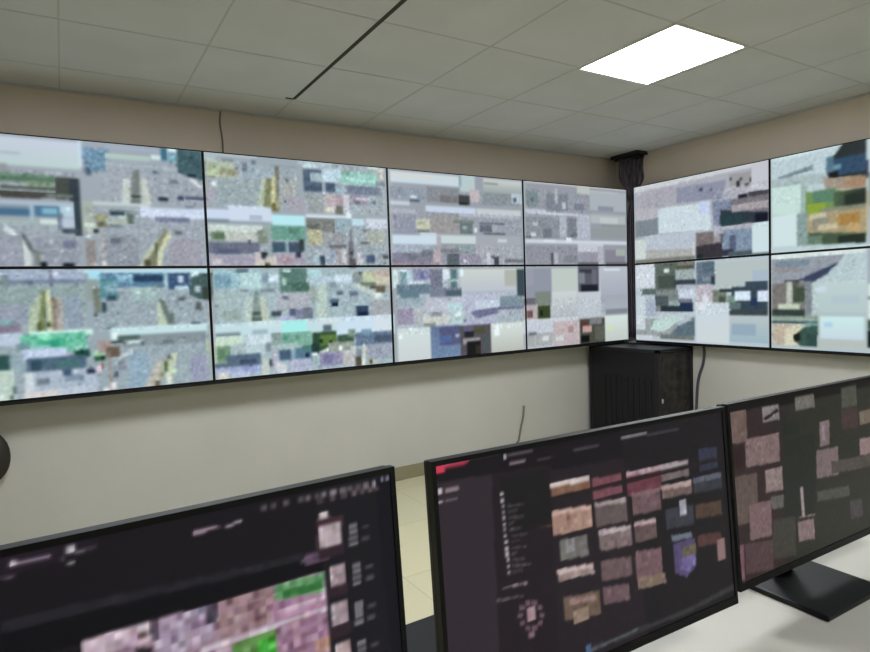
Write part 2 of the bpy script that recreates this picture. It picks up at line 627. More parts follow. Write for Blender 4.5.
r -2671,-550,-2629,-608 140,146,160;
r -2674,-611,-2632,-676 92,80,68;
r -2618,-527,-2600,-624 214,214,196;
r -2622,-622,-2602,-679 228,226,206;
r -2576,-599,-2549,-670 98,82,44;
r -2547,-622,-2511,-666 196,194,180;
r -2596,-529,-2393,-635 160,164,182;
n -2976,-430,-2388,-700 22,14;
r -2346,700,-1185,-4 158,160,172;
gv -2362,663,-1780,584 206,212,216,200,214,226;
r -2347,651,-2006,619 212,212,210;
r -2367,553,-2029,475 146,152,168;
r -2067,573,-1785,458 142,142,150;
r -1959,515,-1785,458 126,120,126;
r -2210,500,-2153,482 212,222,232;
r -2211,479,-2130,455 92,104,122;
r -1777,680,-1645,555 186,200,204;
r -1786,672,-1762,592 150,168,176;
r -1792,524,-1694,455 72,72,74;
r -1785,473,-1713,454 30,28,30;
r -1690,575,-1601,482 194,178,182;
gv -1566,665,-1187,535 204,206,204,150,158,162;
r -1558,636,-1424,622 150,156,150;
r -1579,559,-1210,463 142,148,156;
r -1288,569,-1189,488 186,196,208;
r -1279,530,-1240,501 100,110,124;
n -2359,554,-1190,456 16,14;
r -2371,450,-2213,430 196,206,220;
r -2081,437,-1642,390 200,208,230;
r -1640,435,-1202,392 200,202,206;
r -2373,402,-2166,369 180,178,192;
r -2024,389,-1877,373 150,156,176;
r -1788,384,-1203,369 184,184,200;
r -2359,354,-2164,227 152,152,172;
r -2344,355,-2329,335 120,120,136;
r -2167,341,-2054,266 200,200,176;
r -2160,313,-2086,294 168,170,160;
r -2162,263,-2055,244 118,126,126;
r -2050,374,-1793,236 160,154,156;
r -1843,345,-1663,314 130,134,134;
r -1790,325,-1675,239 114,124,128;
r -1764,296,-1729,275 160,170,176;
r -1664,284,-1637,255 224,230,234;
r -1606,331,-1366,316 110,112,124;
r -1607,309,-1495,259 110,110,126;
r -1571,257,-1359,239 104,106,116;
r -1493,312,-1437,268 170,170,180;
n -2357,402,-1197,250 16,14;
r -2365,216,-1999,152 204,218,234;
r -2138,242,-1996,217 196,210,210;
r -1996,224,-1650,164 200,212,214;
r -1996,217,-1964,145 180,170,178;
r -1647,232,-1205,-4 170,170,180;
r -1439,206,-1351,184 204,206,214;
r -2368,147,-2043,101 166,174,190;
r -2370,98,-2039,0 136,130,152;
r -2275,92,-2046,43 126,124,140;
r -2127,114,-2027,72 118,122,134;
r -2034,115,-1969,28 186,166,172;
r -1965,130,-1671,96 130,130,136;
r -1914,94,-1803,-9 98,104,112;
r -1797,155,-1671,104 150,164,170;
r -1799,88,-1599,13 152,146,166;
r -1764,51,-1738,28 220,220,232;
r -1548,105,-1514,5 200,200,210;
r -1511,74,-1473,59 100,100,108;
r -1482,67,-1436,5 76,76,86;
r -1375,52,-1184,28 116,116,126;
r -2373,29,-1979,-1 156,136,152;
n -2368,153,-1206,-12 22,14;
r -2343,-20,-1210,-700 178,184,198;
r -2367,-20,-2325,-153 214,232,232;
r -2312,-20,-2261,-155 130,160,168;
r -2320,-20,-2256,-42 210,226,242;
r -2256,-42,-2212,-156 180,206,220;
r -2207,-21,-2051,-102 140,140,174;
r -2150,-43,-2119,-93 112,112,156;
r -2243,-113,-2120,-136 216,222,240;
r -2065,-22,-1959,-162 124,124,146;
r -2068,-94,-2071,-159 170,170,200;
r -1954,-23,-1895,-97 216,226,236;
r -1892,-23,-1827,-165 96,120,126;
r -1922,-96,-1816,-120 160,186,190;
gv -1803,-24,-1273,-193 206,210,206,190,192,204;
r -1803,-24,-1769,-76 224,244,246;
r -1378,-34,-1262,-162 180,180,172;
r -1257,-27,-1182,-244 66,78,88;
n -2359,-20,-1809,-180 24,14;
r -2348,-132,-2072,-203 112,130,146;
r -2318,-168,-2157,-229 104,128,144;
r -2071,-159,-1793,-225 126,130,150;
r -1933,-177,-1793,-225 84,100,112;
r -2352,-223,-2126,-287 158,172,184;
r -2099,-238,-1788,-346 190,190,206;
r -1920,-273,-1787,-323 186,212,222;
r -2347,-300,-2214,-413 158,148,174;
r -2210,-306,-2131,-417 180,182,188;
r -2137,-359,-1908,-422 202,204,200;
r -2077,-333,-1976,-367 150,150,160;
r -2131,-410,-2031,-452 146,150,138;
r -1904,-318,-1783,-459 184,204,208;
r -1842,-343,-1798,-375 220,236,244;
r -1783,-211,-1439,-361 184,186,208;
r -1665,-260,-1206,-323 196,206,222;
p -1724,-356,-1649,-336,-1205,-299,-1185,-340,-1537,-380,-1652,-397 118,114,148;
r -1781,-391,-1491,-452 176,176,202;
r -1781,-399,-1755,-423 120,124,140;
r -1435,-236,-1206,-323 130,146,160;
r -1458,-344,-1210,-467 170,178,190;
n -2351,-209,-1201,-492 18,14;
gv -2353,-440,-2066,-698 212,222,222,204,206,210;
r -2339,-491,-2308,-514 240,248,250;
r -2074,-457,-2033,-510 140,158,150;
gv -2073,-442,-1811,-700 108,122,160,116,138,172;
r -1996,-447,-1779,-587 92,92,132;
r -1999,-513,-1895,-564 84,106,160;
r -1857,-507,-1822,-532 160,160,190;
r -1819,-449,-1529,-700 92,84,92;
r -1783,-451,-1693,-494 104,94,124;
r -1701,-479,-1590,-516 84,82,50;
r -1776,-497,-1694,-540 38,38,50;
r -1795,-541,-1640,-590 156,144,150;
r -1760,-573,-1634,-690 30,26,26;
r -1678,-602,-1633,-675 60,48,44;
r -1600,-546,-1556,-650 84,92,96;
gv -1530,-450,-1197,-694 216,222,220,186,186,178;
r -1501,-467,-1445,-541 234,242,250;
n -2064,-435,-1549,-700 14,14;
r -1134,700,46,1 156,156,168;
r -1142,664,37,691 196,198,194;
r -1144,617,-435,465 154,154,166;
r -922,590,-692,454 132,134,148;
r -1144,601,-1022,480 128,140,146;
r -1093,556,-1063,510 100,114,118;
r -833,636,-804,507 176,176,184;
r -583,660,-431,602 192,192,188;
r -758,526,-715,470 186,190,200;
r -610,516,-506,462 126,128,146;
r -430,645,31,477 174,178,186;
r -430,645,-82,631 190,192,192;
r -336,513,-137,478 142,146,162;
r -411,449,30,441 178,180,190;
r -1149,450,-938,419 196,198,212;
r -959,434,-578,417 206,206,222;
r -1151,395,-790,227 146,146,158;
r -1079,349,-1027,319 186,190,196;
r -974,304,-879,225 118,120,134;
r -1103,269,-1051,238 206,214,220;
r -1156,235,-1094,221 110,110,118;
r -784,409,-711,229 176,178,192;
r -694,396,-595,231 130,130,142;
r -652,280,-476,250 114,116,130;
r -589,433,-429,217 180,182,198;
r -423,432,15,360 182,184,188;
r -314,419,-89,365 194,198,200;
r -291,359,15,333 150,150,150;
r -426,320,12,243 152,154,158;
n -1144,617,-441,217 16,14;
r -1157,212,24,181 206,208,220;
r -966,215,-835,193 224,224,236;
r -722,228,-654,196 224,224,238;
r -1159,156,-590,-6 150,148,160;
r -893,102,-863,3 92,92,102;
r -849,110,-818,20 180,180,192;
r -749,78,-589,28 136,136,146;
r -585,180,-273,115 196,196,208;
r -552,113,-276,1 156,150,166;
r -260,133,-6,10 140,134,148;
r -120,143,9,82 170,176,168;
r -250,28,46,-9 104,102,110;
r -346,158,-275,10 180,176,190;
n -1158,164,-276,-7 14,14;
r -1165,-20,21,-700 184,187,198;
r -1165,-20,-895,-302 150,150,166;
r -1165,-20,-1085,-158 158,154,174;
r -1193,-259,-1026,-314 110,104,116;
r -1076,-214,-907,-334 130,136,128;
r -1048,-329,-910,-442 66,74,44;
r -1028,-362,-997,-413 30,36,10;
r -1195,-315,-1052,-443 184,170,174;
r -1165,-365,-1104,-424 122,84,92;
r -886,-21,-597,-227 194,200,196;
gv -892,-219,-604,-466 206,210,212,176,178,188;
r -589,28,-344,-234 96,94,106;
r -568,-32,-425,-67 66,64,76;
r -580,-66,-512,-152 130,130,142;
r -560,-168,-356,-233 36,34,48;
r -424,-41,-367,-163 110,108,120;
gv -597,-227,-325,-445 198,200,210,190,194,204;
gv -313,-7,26,-280 190,190,202,170,172,186;
r -276,-25,-73,-53 212,216,228;
gv -320,-269,22,-461 166,168,180,176,178,190;
r -261,-386,22,-434 136,138,150;
r -1199,-436,-605,-509 206,206,214;
r -1200,-452,-892,-568 198,200,214;
r -1203,-548,-895,-659 172,172,176;
r -1150,-535,-1066,-565 124,124,134;
r -889,-468,-586,-673 194,176,180;
r -859,-586,-770,-626 206,206,208;
r -1002,-577,-927,-615 214,212,212;
r -721,-511,-653,-566 176,140,146;
r -580,-458,-269,-700 84,78,72;
r -569,-485,-486,-532 104,50,50;
r -546,-520,-439,-579 196,156,152;
r -572,-605,-466,-664 20,16,16;
r -460,-456,-314,-516 130,126,130;
r -401,-528,-281,-659 100,98,88;
gv -275,-447,16,-679 214,224,220,196,200,196;
r -252,-546,-164,-578 212,220,180;
n -1194,-275,-269,-700 14,14
'''
PICTURE['R'] = '''
r 120,700,1308,-55 176,174,186;
p 109,679,1304,691,1303,494,941,480,104,435 176,172,184;
p 109,679,1304,691,1304,649,108,627 204,204,210;
p 536,600,975,587,941,449,534,478 146,146,168;
p 498,623,496,492,169,435,172,591 172,166,180;
r 746,565,772,537 84,84,104;
r 833,551,858,523 100,98,116;
p 992,629,1179,616,1178,523,1007,529 160,156,160;
r 1000,598,1023,579 60,56,64;
r 1055,566,1078,517 56,52,56;
r 1156,570,1178,544 60,54,60;
r 1079,584,1102,565 70,68,72;
r 1125,539,1155,519 90,88,90;
r 1070,460,1140,427 34,30,48;
p 1179,681,1304,684,1303,459,1163,482 198,196,206;
p 1148,469,1303,466,1303,402,1147,426 78,72,82;
p 974,437,1303,437,1302,296,973,331 128,118,126;
p 849,440,1006,440,1005,267,872,252 132,138,164;
p 924,368,1295,304,1295,240,915,255 52,60,72;
r 923,322,1100,241 48,68,76;
r 1199,302,1295,240 22,24,44;
r 1022,392,1295,339 170,158,166;
n 850,533,1295,204 22,14;
p 357,453,832,443,847,224,354,251 204,214,224;
r 745,455,831,357 196,206,238;
p 114,381,356,394,354,243,111,232 132,138,148;
p 116,477,357,470,356,378,114,373 184,178,188;
p 219,239,733,228,705,79,216,92 186,192,206;
p 217,118,705,95,704,-1,215,23 176,174,172;
r 110,215,225,13 204,210,210;
r 678,146,704,31 204,204,200;
n 130,667,853,-26 12,14;
p 715,214,872,213,871,113,714,110 128,112,114;
p 714,110,938,122,937,-1,713,-1 66,56,66;
r 914,186,971,119 96,96,110;
r 872,174,922,123 160,150,156;
p 956,212,1184,202,1175,13,937,15 132,146,170;
r 996,162,1051,52 92,98,124;
r 938,61,1035,15 60,58,76;
r 987,42,1301,-4 82,94,102;
p 1176,232,1302,239,1301,18,1175,20 206,222,228;
r 722,46,766,3 36,48,46;
n 716,254,1183,-17 18,14;
r 106,3,1297,-700 186,194,204;
r 107,39,703,-41 128,124,118;
r 106,-6,305,-215 208,212,222;
r 319,-1,543,-254 102,108,100;
r 409,-57,458,-85 214,230,224;
r 348,-113,524,-220 78,86,80;
r 527,-38,694,-80 96,92,78;
r 517,-71,693,-152 164,174,176;
r 506,-153,710,-201 62,70,82;
r 524,-196,692,-233 176,178,196;
r 713,-17,876,-206 108,120,138;
r 766,-20,869,-105 92,108,124;
r 765,-139,868,-167 140,146,160;
r 843,-135,885,-207 54,60,70;
r 878,-35,1293,-226 184,192,192;
r 1174,-105,1293,-212 172,184,204;
r 1120,-191,1293,-226 66,78,94;
n 117,11,885,-246 22,14;
r 315,-232,540,-420 128,134,134;
r 178,-220,324,-275 100,108,108;
r 314,-284,444,-370 86,92,98;
r 364,-370,680,-419 48,56,66;
r 560,-345,681,-411 40,54,84;
r 552,-238,691,-314 200,206,224;
r 542,-312,672,-346 120,120,134;
r 445,-319,541,-370 150,166,162;
r 112,-281,203,-625 198,208,216;
r 209,-317,321,-456 170,176,196;
r 710,-201,858,-339 190,178,190;
r 763,-283,823,-386 214,212,222;
r 850,-245,975,-386 124,130,116;
r 910,-238,1009,-264 56,62,64;
r 909,-300,958,-386 78,84,72;
r 1009,-226,1292,-443 62,74,88;
r 976,-294,1048,-371 124,144,134;
r 1041,-257,1158,-326 216,230,246;
r 1211,-253,1292,-342 210,220,240;
r 1158,-311,1211,-371 40,58,92;
r 866,-402,1292,-443 66,74,78;
r 884,-347,1080,-393 100,116,120;
n 157,-211,1292,-443 20,14;
r 108,-477,687,-630 156,160,164;
p 257,-579,300,-491,482,-454,615,-477,500,-521,400,-591 192,214,210;
p 558,-503,689,-459,687,-614,440,-641 98,114,128;
p 520,-503,652,-460,671,-484,539,-536 176,184,196;
r 105,-620,276,-665 206,206,214;
r 360,-610,687,-654 120,122,120;
r 108,-459,204,-581 206,210,220;
n 109,-441,687,-646 18,14;
gv 709,-346,989,-663 204,212,224,206,212,216;
r 709,-338,797,-402 220,222,230;
gv 991,-455,1291,-647 186,194,198,160,182,196;
r 1007,-508,1202,-592 152,170,190;
r 1320,700,2100,-38 190,204,208;
p 1318,674,1706,679,1682,449,1317,471 188,204,212;
p 1318,674,1754,694,1754,668,1318,646 206,222,226;
p 1367,539,1594,578,1600,550,1374,510 124,140,148;
p 1318,527,1694,513,1682,436,1317,471 172,186,190;
p 1676,542,1778,676,1915,700,1916,434,1694,467 48,52,54;
r 1706,588,1915,483 52,78,108;
r 1724,552,1772,517 110,150,170;
r 1682,606,1730,506 90,120,140;
r 1706,504,1754,463 22,20,18;
p 1657,480,1916,452,1916,334,1682,397 166,148,132;
r 1796,455,1916,384 172,136,108;
p 1706,406,1916,359,1916,328,1755,372 196,184,166;
n 1326,700,1916,346 14,14;
p 1324,469,1516,458,1536,258,1324,279 200,222,216;
r 1516,451,1568,247 160,180,174;
p 1555,404,1766,383,1767,241,1555,256 118,150,88;
p 1568,328,1682,325,1682,246,1568,254 146,168,56;
r 1594,405,1743,322 96,134,108;
gh 1731,376,1916,246 86,104,74,46,52,44;
r 1796,353,1916,265 44,50,42;
r 1645,277,1916,203 140,140,120;
r 1568,254,1928,76 176,154,116;
r 1581,252,1682,206 200,190,160;
r 1755,223,1883,150 178,134,70;
r 1814,158,1883,100 196,160,110;
r 1594,217,1707,131 150,144,128;
r 1632,179,1755,132 200,184,150;
p 1568,126,1917,96,1917,21,1594,15 78,92,72;
r 1755,87,1917,27 44,52,40;
r 1549,107,1657,43 110,130,110;
r 1489,264,1568,45 140,160,158;
r 1324,265,1496,44 208,224,228;
n 1490,428,1917,-5 12,14;
p 1316,52,1917,33,1917,-17,1315,2 190,206,212;
r 1919,700,2100,-38 196,206,210;
r 1916,359,2098,179 190,176,150;
r 1915,546,2097,437 60,64,90;
r 1315,2,2105,-700 180,192,198;
p 1322,-5,1917,8,1917,-30,1322,-41 216,226,224;
p 1322,-41,1797,-33,1767,-96,1548,-220,1322,-213 152,154,166;
r 1351,-57,1581,-92 124,140,156;
r 1336,-92,1515,-136 150,144,150;
p 1495,-191,1645,-129,1797,-66,1797,-98,1670,-164,1594,-215 66,70,100;
p 1803,-34,1917,-30,1918,-207,1645,-203 184,200,206;
n 1322,-13,1918,-219 14,14;
r 1322,-213,1568,-412 128,120,118;
r 1413,-188,1515,-212 88,88,88;
r 1420,-202,1461,-385 190,196,182;
r 1364,-357,1515,-392 198,204,184;
r 1468,-238,1548,-344 74,84,68;
r 1461,-210,1502,-246 96,90,88;
r 1321,-392,1554,-440 58,68,64;
r 1542,-199,1593,-453 130,136,142;
gv 1594,-208,1919,-410 192,206,208,184,200,202;
r 1619,-236,1682,-278 204,214,228;
r 1719,-305,1885,-359 180,196,206;
r 1321,-443,1632,-466 150,164,150;
r 1321,-472,1645,-493 80,100,96;
r 1328,-500,1501,-650 192,174,156;
p 1405,-655,1419,-527,1515,-496,1541,-516,1474,-574,1514,-642 214,206,182;
p 1467,-595,1528,-523,1632,-500,1626,-650,1514,-649 66,92,84;
p 1467,-581,1515,-545,1514,-607,1481,-623 26,26,18;
r 1554,-564,1619,-643 56,80,76;
r 1554,-481,1632,-507 120,160,160;
r 1632,-439,1657,-655 180,190,186;
gv 1645,-439,1908,-589 204,232,232,200,214,226;
r 1670,-479,1725,-511 176,206,230;
r 1645,-601,1919,-646 188,190,186;
n 1322,-213,1632,-643 18,14;
r 1924,-232,2102,-445 212,224,220;
r 1924,-308,2101,-329 130,140,144;
r 1924,-460,2102,-518 60,80,60;
r 1925,-524,2103,-635 14,16,14;
p 1926,698,2550,708,2555,362,1927,469 196,206,212;
p 2096,568,2382,572,2383,405,2097,449 110,126,132;
p 1927,469,2554,388,2557,174,1927,264 150,158,150;
p 2045,398,2293,366,2294,240,2046,277 96,120,100;
p 1927,257,2557,169,2559,-47,1928,26 176,180,188;
p 2247,178,2473,148,2475,-6,2248,26 126,118,112;
p 1928,-18,2559,-57,2562,-285,1929,-226 166,172,184;
p 2074,-103,2343,-120,2344,-223,2075,-200 98,110,128;
p 2101,-274,2562,-296,2564,-459,2102,-445 204,214,214;
p 2102,-469,2346,-476,2348,-638,2103,-629 128,140,132;
n 1937,664,2566,-613 14,14
'''
PICTURE['m1'] = '''
r 0,357,610,0 24,21,25;
r 72,357,499,266 24,21,25;
p 196,292,505,277,504,265,195,280 38,36,42;
p 195,282,508,269,508,250,194,252 13,11,16;
p 199,351,278,346,278,336,198,331 36,26,38;
p 506,352,606,352,610,119,506,156 26,24,30;
p 582,344,606,346,613,117,588,127 18,18,27;
r 438,344,444,337 90,82,88;
r 449,344,456,337 80,72,78;
r 463,344,470,337 96,88,94;
r 480,344,487,337 92,84,90;
r 490,344,497,336 120,112,118;
r 500,344,507,336 84,76,82;
r 510,344,517,336 128,120,126;
r 521,343,529,336 150,142,148;
r 533,343,541,336 120,112,118;
r 544,343,551,336 92,84,90;
r 555,343,562,335 84,76,82;
r 566,343,573,335 120,112,118;
r 577,343,584,335 160,152,158;
r 504,337,511,330 70,56,60;
r 520,336,527,330 90,76,80;
r 535,336,543,330 80,66,70;
r 549,336,556,329 110,96,100;
r 559,336,567,329 88,74,78;
r 570,336,578,329 96,82,86;
r 579,335,587,329 84,70,74;
r 590,346,594,341 190,170,210;
r 598,345,601,341 160,150,170;
n 485,357,601,296 7,5;
p 363,333,391,332,392,329,363,328 196,166,186;
p 397,331,415,333,416,330,397,327 190,176,190;
p 205,344,210,344,210,339,205,339 225,215,226;
p 210,342,237,342,237,338,210,339 160,140,160;
p 195,331,209,331,209,328,195,329 110,96,112;
r 250,345,257,338 200,196,200;
p 258,340,273,341,273,338,258,337 120,116,120;
r 251,332,255,327 170,164,168;
r 245,337,249,333 90,86,94;
r 506,320,517,314 210,196,196;
r 500,314,520,307 120,100,106;
r 501,311,536,297 64,44,50;
r 484,275,514,263 110,84,112;
p 480,271,515,270,514,267,479,267 84,70,92;
r 499,295,505,278 70,54,58;
r 504,304,531,270 196,178,184;
r 504,304,508,286 214,200,206;
n 504,304,531,270 18,5;
r 500,278,535,265 50,34,42;
r 542,297,553,292 120,116,122;
r 559,292,569,288 84,80,86;
r 541,290,553,285 120,116,122;
r 540,283,552,278 120,116,122;
r 558,278,568,273 84,80,86;
r 540,276,552,270 120,116,122;
r 513,254,533,221 176,156,162;
r 513,254,517,236 214,200,206;
n 513,254,533,221 18,5;
r 509,228,537,216 50,34,42;
r 543,248,555,243 120,116,122;
r 560,242,571,237 84,80,86;
r 543,241,554,235 120,116,122;
r 542,234,554,228 120,116,122;
r 559,228,570,223 84,80,86;
r 541,227,553,221 120,116,122;
r 512,208,532,173 172,152,160;
r 512,208,516,190 214,200,206;
n 512,208,532,173 18,5;
r 508,181,536,168 50,34,42;
r 542,201,554,195 120,116,122;
r 559,195,570,189 84,80,86;
r 542,194,553,188 120,116,122;
r 541,187,553,181 120,116,122;
r 558,180,569,175 84,80,86;
r 540,180,552,173 120,116,122;
r 513,161,532,127 186,160,160;
r 513,161,517,143 214,200,206;
n 513,161,532,127 18,5;
r 508,136,536,122 50,34,42;
r 542,154,554,147 120,116,122;
r 560,146,570,141 84,80,86;
r 542,146,554,140 120,116,122;
r 541,139,553,133 120,116,122;
r 558,132,569,126 84,80,86;
r 541,132,552,126 120,116,122;
p 258,254,507,251,508,98,251,124 162,134,152;
p 258,254,322,253,321,235,257,234 210,186,198;
p 322,253,378,252,377,214,319,212 170,150,174;
p 317,254,325,253,325,232,318,232 90,76,94;
p 370,252,384,252,382,231,370,232 70,60,76;
p 384,252,446,252,447,213,383,212 158,126,132;
p 446,250,507,249,506,226,474,229,446,234 98,158,104;
p 455,242,502,239,504,232,455,234 50,120,56;
p 439,235,506,226,507,207,442,212 176,130,160;
p 448,224,506,222,505,217,450,217 206,176,196;
n 262,321,502,100 30,7;
p 363,208,507,209,508,204,400,204,362,202 216,200,212;
p 397,202,444,204,444,177,396,186 94,146,70;
p 423,196,443,195,444,174,422,182 70,186,60;
p 446,206,508,204,508,145,445,157 160,120,146;
p 490,175,507,174,507,157,489,160 196,150,130;
n 400,243,510,145 26,7;
p 302,230,319,226,315,215,301,220 40,34,40
'''
PICTURE['m2'] = '''
r 0,357,610,0 40,32,37;
p 0,355,611,354,608,296,217,309,-1,320 25,21,25;
p 347,360,612,361,606,7,380,4 30,27,30;
p 2,327,95,324,84,-125,-7,-85 52,42,50;
p 95,324,203,320,184,-169,84,-125 37,28,34;
p 108,316,195,315,196,238,111,228 30,28,30;
p 1,352,23,353,22,339,2,339 226,56,88;
p 23,351,61,352,60,345,22,343 190,50,76;
p 23,354,111,354,111,351,22,350 176,150,166;
r 118,347,122,340 214,206,212;
p 125,346,171,346,171,343,124,343 150,130,142;
p 127,334,156,334,155,329,127,330 130,112,120;
p 178,331,212,332,211,329,177,327 84,72,78;
p 249,335,301,335,301,332,249,332 80,74,80;
p 350,339,409,338,409,335,349,334 150,146,150;
p 409,335,488,334,487,331,409,332 70,66,72;
r 9,318,15,311 226,214,220;
r 8,303,14,298 220,206,214;
p 20,316,42,316,41,312,19,312 150,130,140;
p 19,302,37,302,37,298,18,299 120,104,112;
n 94,351,173,68 9,4;
r 108,295,113,290 188,178,184;
r 108,286,113,281 188,178,184;
r 109,278,113,273 188,178,184;
p 119,275,150,272,150,269,118,273 96,84,92;
r 109,269,113,264 188,178,184;
p 119,267,135,266,135,264,119,264 96,84,92;
r 109,261,114,256 188,178,184;
p 119,258,146,255,145,253,119,256 96,84,92;
r 109,252,114,247 188,178,184;
p 119,249,130,250,130,248,119,247 96,84,92;
r 109,244,114,239 188,178,184;
p 120,241,141,239,141,237,119,238 96,84,92;
r 110,235,114,230 188,178,184;
p 120,232,152,228,151,226,120,230 96,84,92;
r 110,227,115,222 188,178,184;
p 120,224,136,223,136,221,120,221 96,84,92;
r 110,218,115,213 188,178,184;
p 120,215,147,212,147,209,120,213 96,84,92;
r 110,210,115,204 188,178,184;
p 121,207,131,207,131,205,120,204 96,84,92;
r 111,201,115,196 188,178,184;
p 121,198,142,196,142,193,121,196 96,84,92;
r 111,193,116,187 188,178,184;
p 121,190,153,185,153,182,121,187 96,84,92;
r 111,184,116,179 188,178,184;
p 121,181,137,180,137,177,121,179 96,84,92;
p 100,163,144,160,144,157,100,161 160,144,152;
p 91,149,136,144,135,141,90,146 110,98,104;
p 173,233,203,232,202,229,172,230 90,76,50;
p 162,110,172,107,171,100,162,103 112,88,98;
p 158,100,167,98,166,90,157,93 112,88,98;
p 147,97,157,94,156,87,147,89 112,88,98;
p 135,100,144,97,144,90,135,93 112,88,98;
p 126,109,135,107,135,100,126,102 112,88,98;
p 124,121,133,118,132,111,123,114 112,88,98;
p 128,131,137,128,137,121,128,123 112,88,98;
p 138,135,147,132,147,125,138,127 112,88,98;
p 150,131,160,129,159,121,150,124 112,88,98;
p 160,122,169,119,168,112,159,115 112,88,98;
r 141,122,155,102 176,142,152;
r 140,88,152,79 140,110,120;
r 244,37,255,22 70,96,130;
p 199,292,276,290,277,270,200,272 134,96,76;
p 199,292,276,290,275,282,198,285 222,206,204;
p 280,284,344,282,344,250,280,251 126,76,86;
p 355,282,434,279,434,239,355,242 112,60,72;
p 355,282,434,279,434,271,354,274 176,150,156;
p 434,280,505,277,506,249,435,251 122,108,108;
p 434,280,505,277,504,269,434,271 176,162,166;
p 532,290,584,288,584,250,532,251 54,56,76;
p 199,250,276,245,276,210,198,214 176,140,124;
p 199,250,276,245,275,238,198,242 206,170,156;
p 282,246,351,242,351,204,282,208 104,92,90;
p 282,246,351,242,350,234,282,239 170,154,152;
p 363,246,431,243,430,206,363,209 118,92,96;
p 363,246,431,243,430,235,362,239 140,110,116;
p 433,245,509,241,510,218,434,221 116,96,94;
p 433,245,509,241,508,232,432,237 186,160,156;
p 514,244,590,240,591,213,515,216 58,60,68;
p 514,244,590,240,589,231,513,235 96,100,116;
p 208,206,263,201,264,169,208,173 116,114,110;
r 219,202,237,181 150,146,146;
p 288,202,358,196,358,164,289,169 128,110,110;
p 288,202,358,196,357,188,288,194 190,172,176;
p 365,199,416,195,416,162,365,165 104,84,84;
p 365,199,416,195,415,187,364,191 186,160,164;
p 439,204,509,198,510,165,439,170 62,62,72;
r 475,213,492,186 170,170,182;
p 514,197,585,192,586,166,515,171 84,66,54;
p 200,163,272,156,273,139,202,145 170,146,142;
p 200,163,272,156,271,148,200,156 206,182,182;
p 288,154,353,147,353,116,288,122 112,90,92;
p 363,151,423,145,422,101,361,107 122,92,98;
p 449,158,499,153,502,144,451,147 110,120,136;
p 452,143,508,141,508,93,481,79,452,93 86,76,116;
p 475,125,501,125,509,103,487,88,467,96 118,104,160;
r 476,131,510,113 110,100,84;
p 514,143,578,137,580,117,515,122 86,56,56;
r 566,124,587,87 150,120,120;
p 208,120,280,111,280,75,208,84 112,92,78;
p 219,114,271,107,273,99,221,104 160,128,124;
r 225,94,256,73 150,128,110;
p 288,113,344,106,345,79,289,85 112,88,94;
p 363,109,428,101,430,83,364,90 132,112,96;
p 226,271,605,267,604,260,225,265 40,30,34;
n 204,355,571,0 13,7;
p 252,32,480,28,607,36,608,26,480,20,271,23 56,56,58;
p 255,28,359,30,359,27,255,23 96,104,110;
p 615,8,609,4,333,-7,187,-24,189,-7 20,19,18
'''
PICTURE['m3'] = '''
r 0,357,610,0 56,50,48;
p 216,356,539,363,550,-75,196,-28,169,182 58,58,50;
p 1,349,585,359,582,335,-1,331 26,22,22;
p 6,336,136,339,161,-19,-8,3 64,50,50;
n 7,357,512,0 9,10;
p -6,341,60,341,56,277,-10,279 128,106,100;
p 112,336,170,336,170,305,112,306 150,142,142;
p 229,344,301,344,301,314,229,315 126,124,116;
p 411,344,477,344,474,296,409,297 92,94,84;
p 481,283,545,282,545,249,481,251 132,118,104;
p 313,281,353,280,349,226,310,227 142,124,128;
p 50,283,163,280,160,222,47,228 146,122,122;
p 293,221,381,217,377,156,289,162 136,118,120;
p 473,220,536,217,535,178,471,182 158,134,132;
p 107,213,165,210,163,164,105,168 160,142,140;
p -8,218,81,213,72,119,-15,127 112,96,90;
p 48,156,120,150,114,80,43,88 138,110,112;
p 216,157,276,152,271,88,212,94 158,136,134;
p 208,88,267,82,265,40,206,47 150,128,128;
p -1,88,23,86,19,18,-6,22 136,98,106;
p 26,84,117,73,113,15,23,27 98,76,78;
p 415,90,467,85,465,45,413,50 86,82,82;
p 121,157,183,152,183,126,121,131 110,108,104;
p 286,135,415,125,416,102,287,114 92,92,84;
p 349,189,521,178,522,150,349,162 96,88,82;
p 405,295,474,294,472,248,403,251 84,68,66;
p 175,263,294,259,276,91,159,103 48,52,46;
p 122,111,198,103,192,23,116,33 76,74,66;
p -2,270,42,269,41,230,-3,232 60,40,40;
p 176,295,238,294,238,265,176,267 44,52,40;
p 113,314,162,328,169,323,119,309 50,46,46;
r 224,156,234,95 176,160,160;
r 320,276,331,239 160,146,150;
n 7,357,512,0 11,6
'''

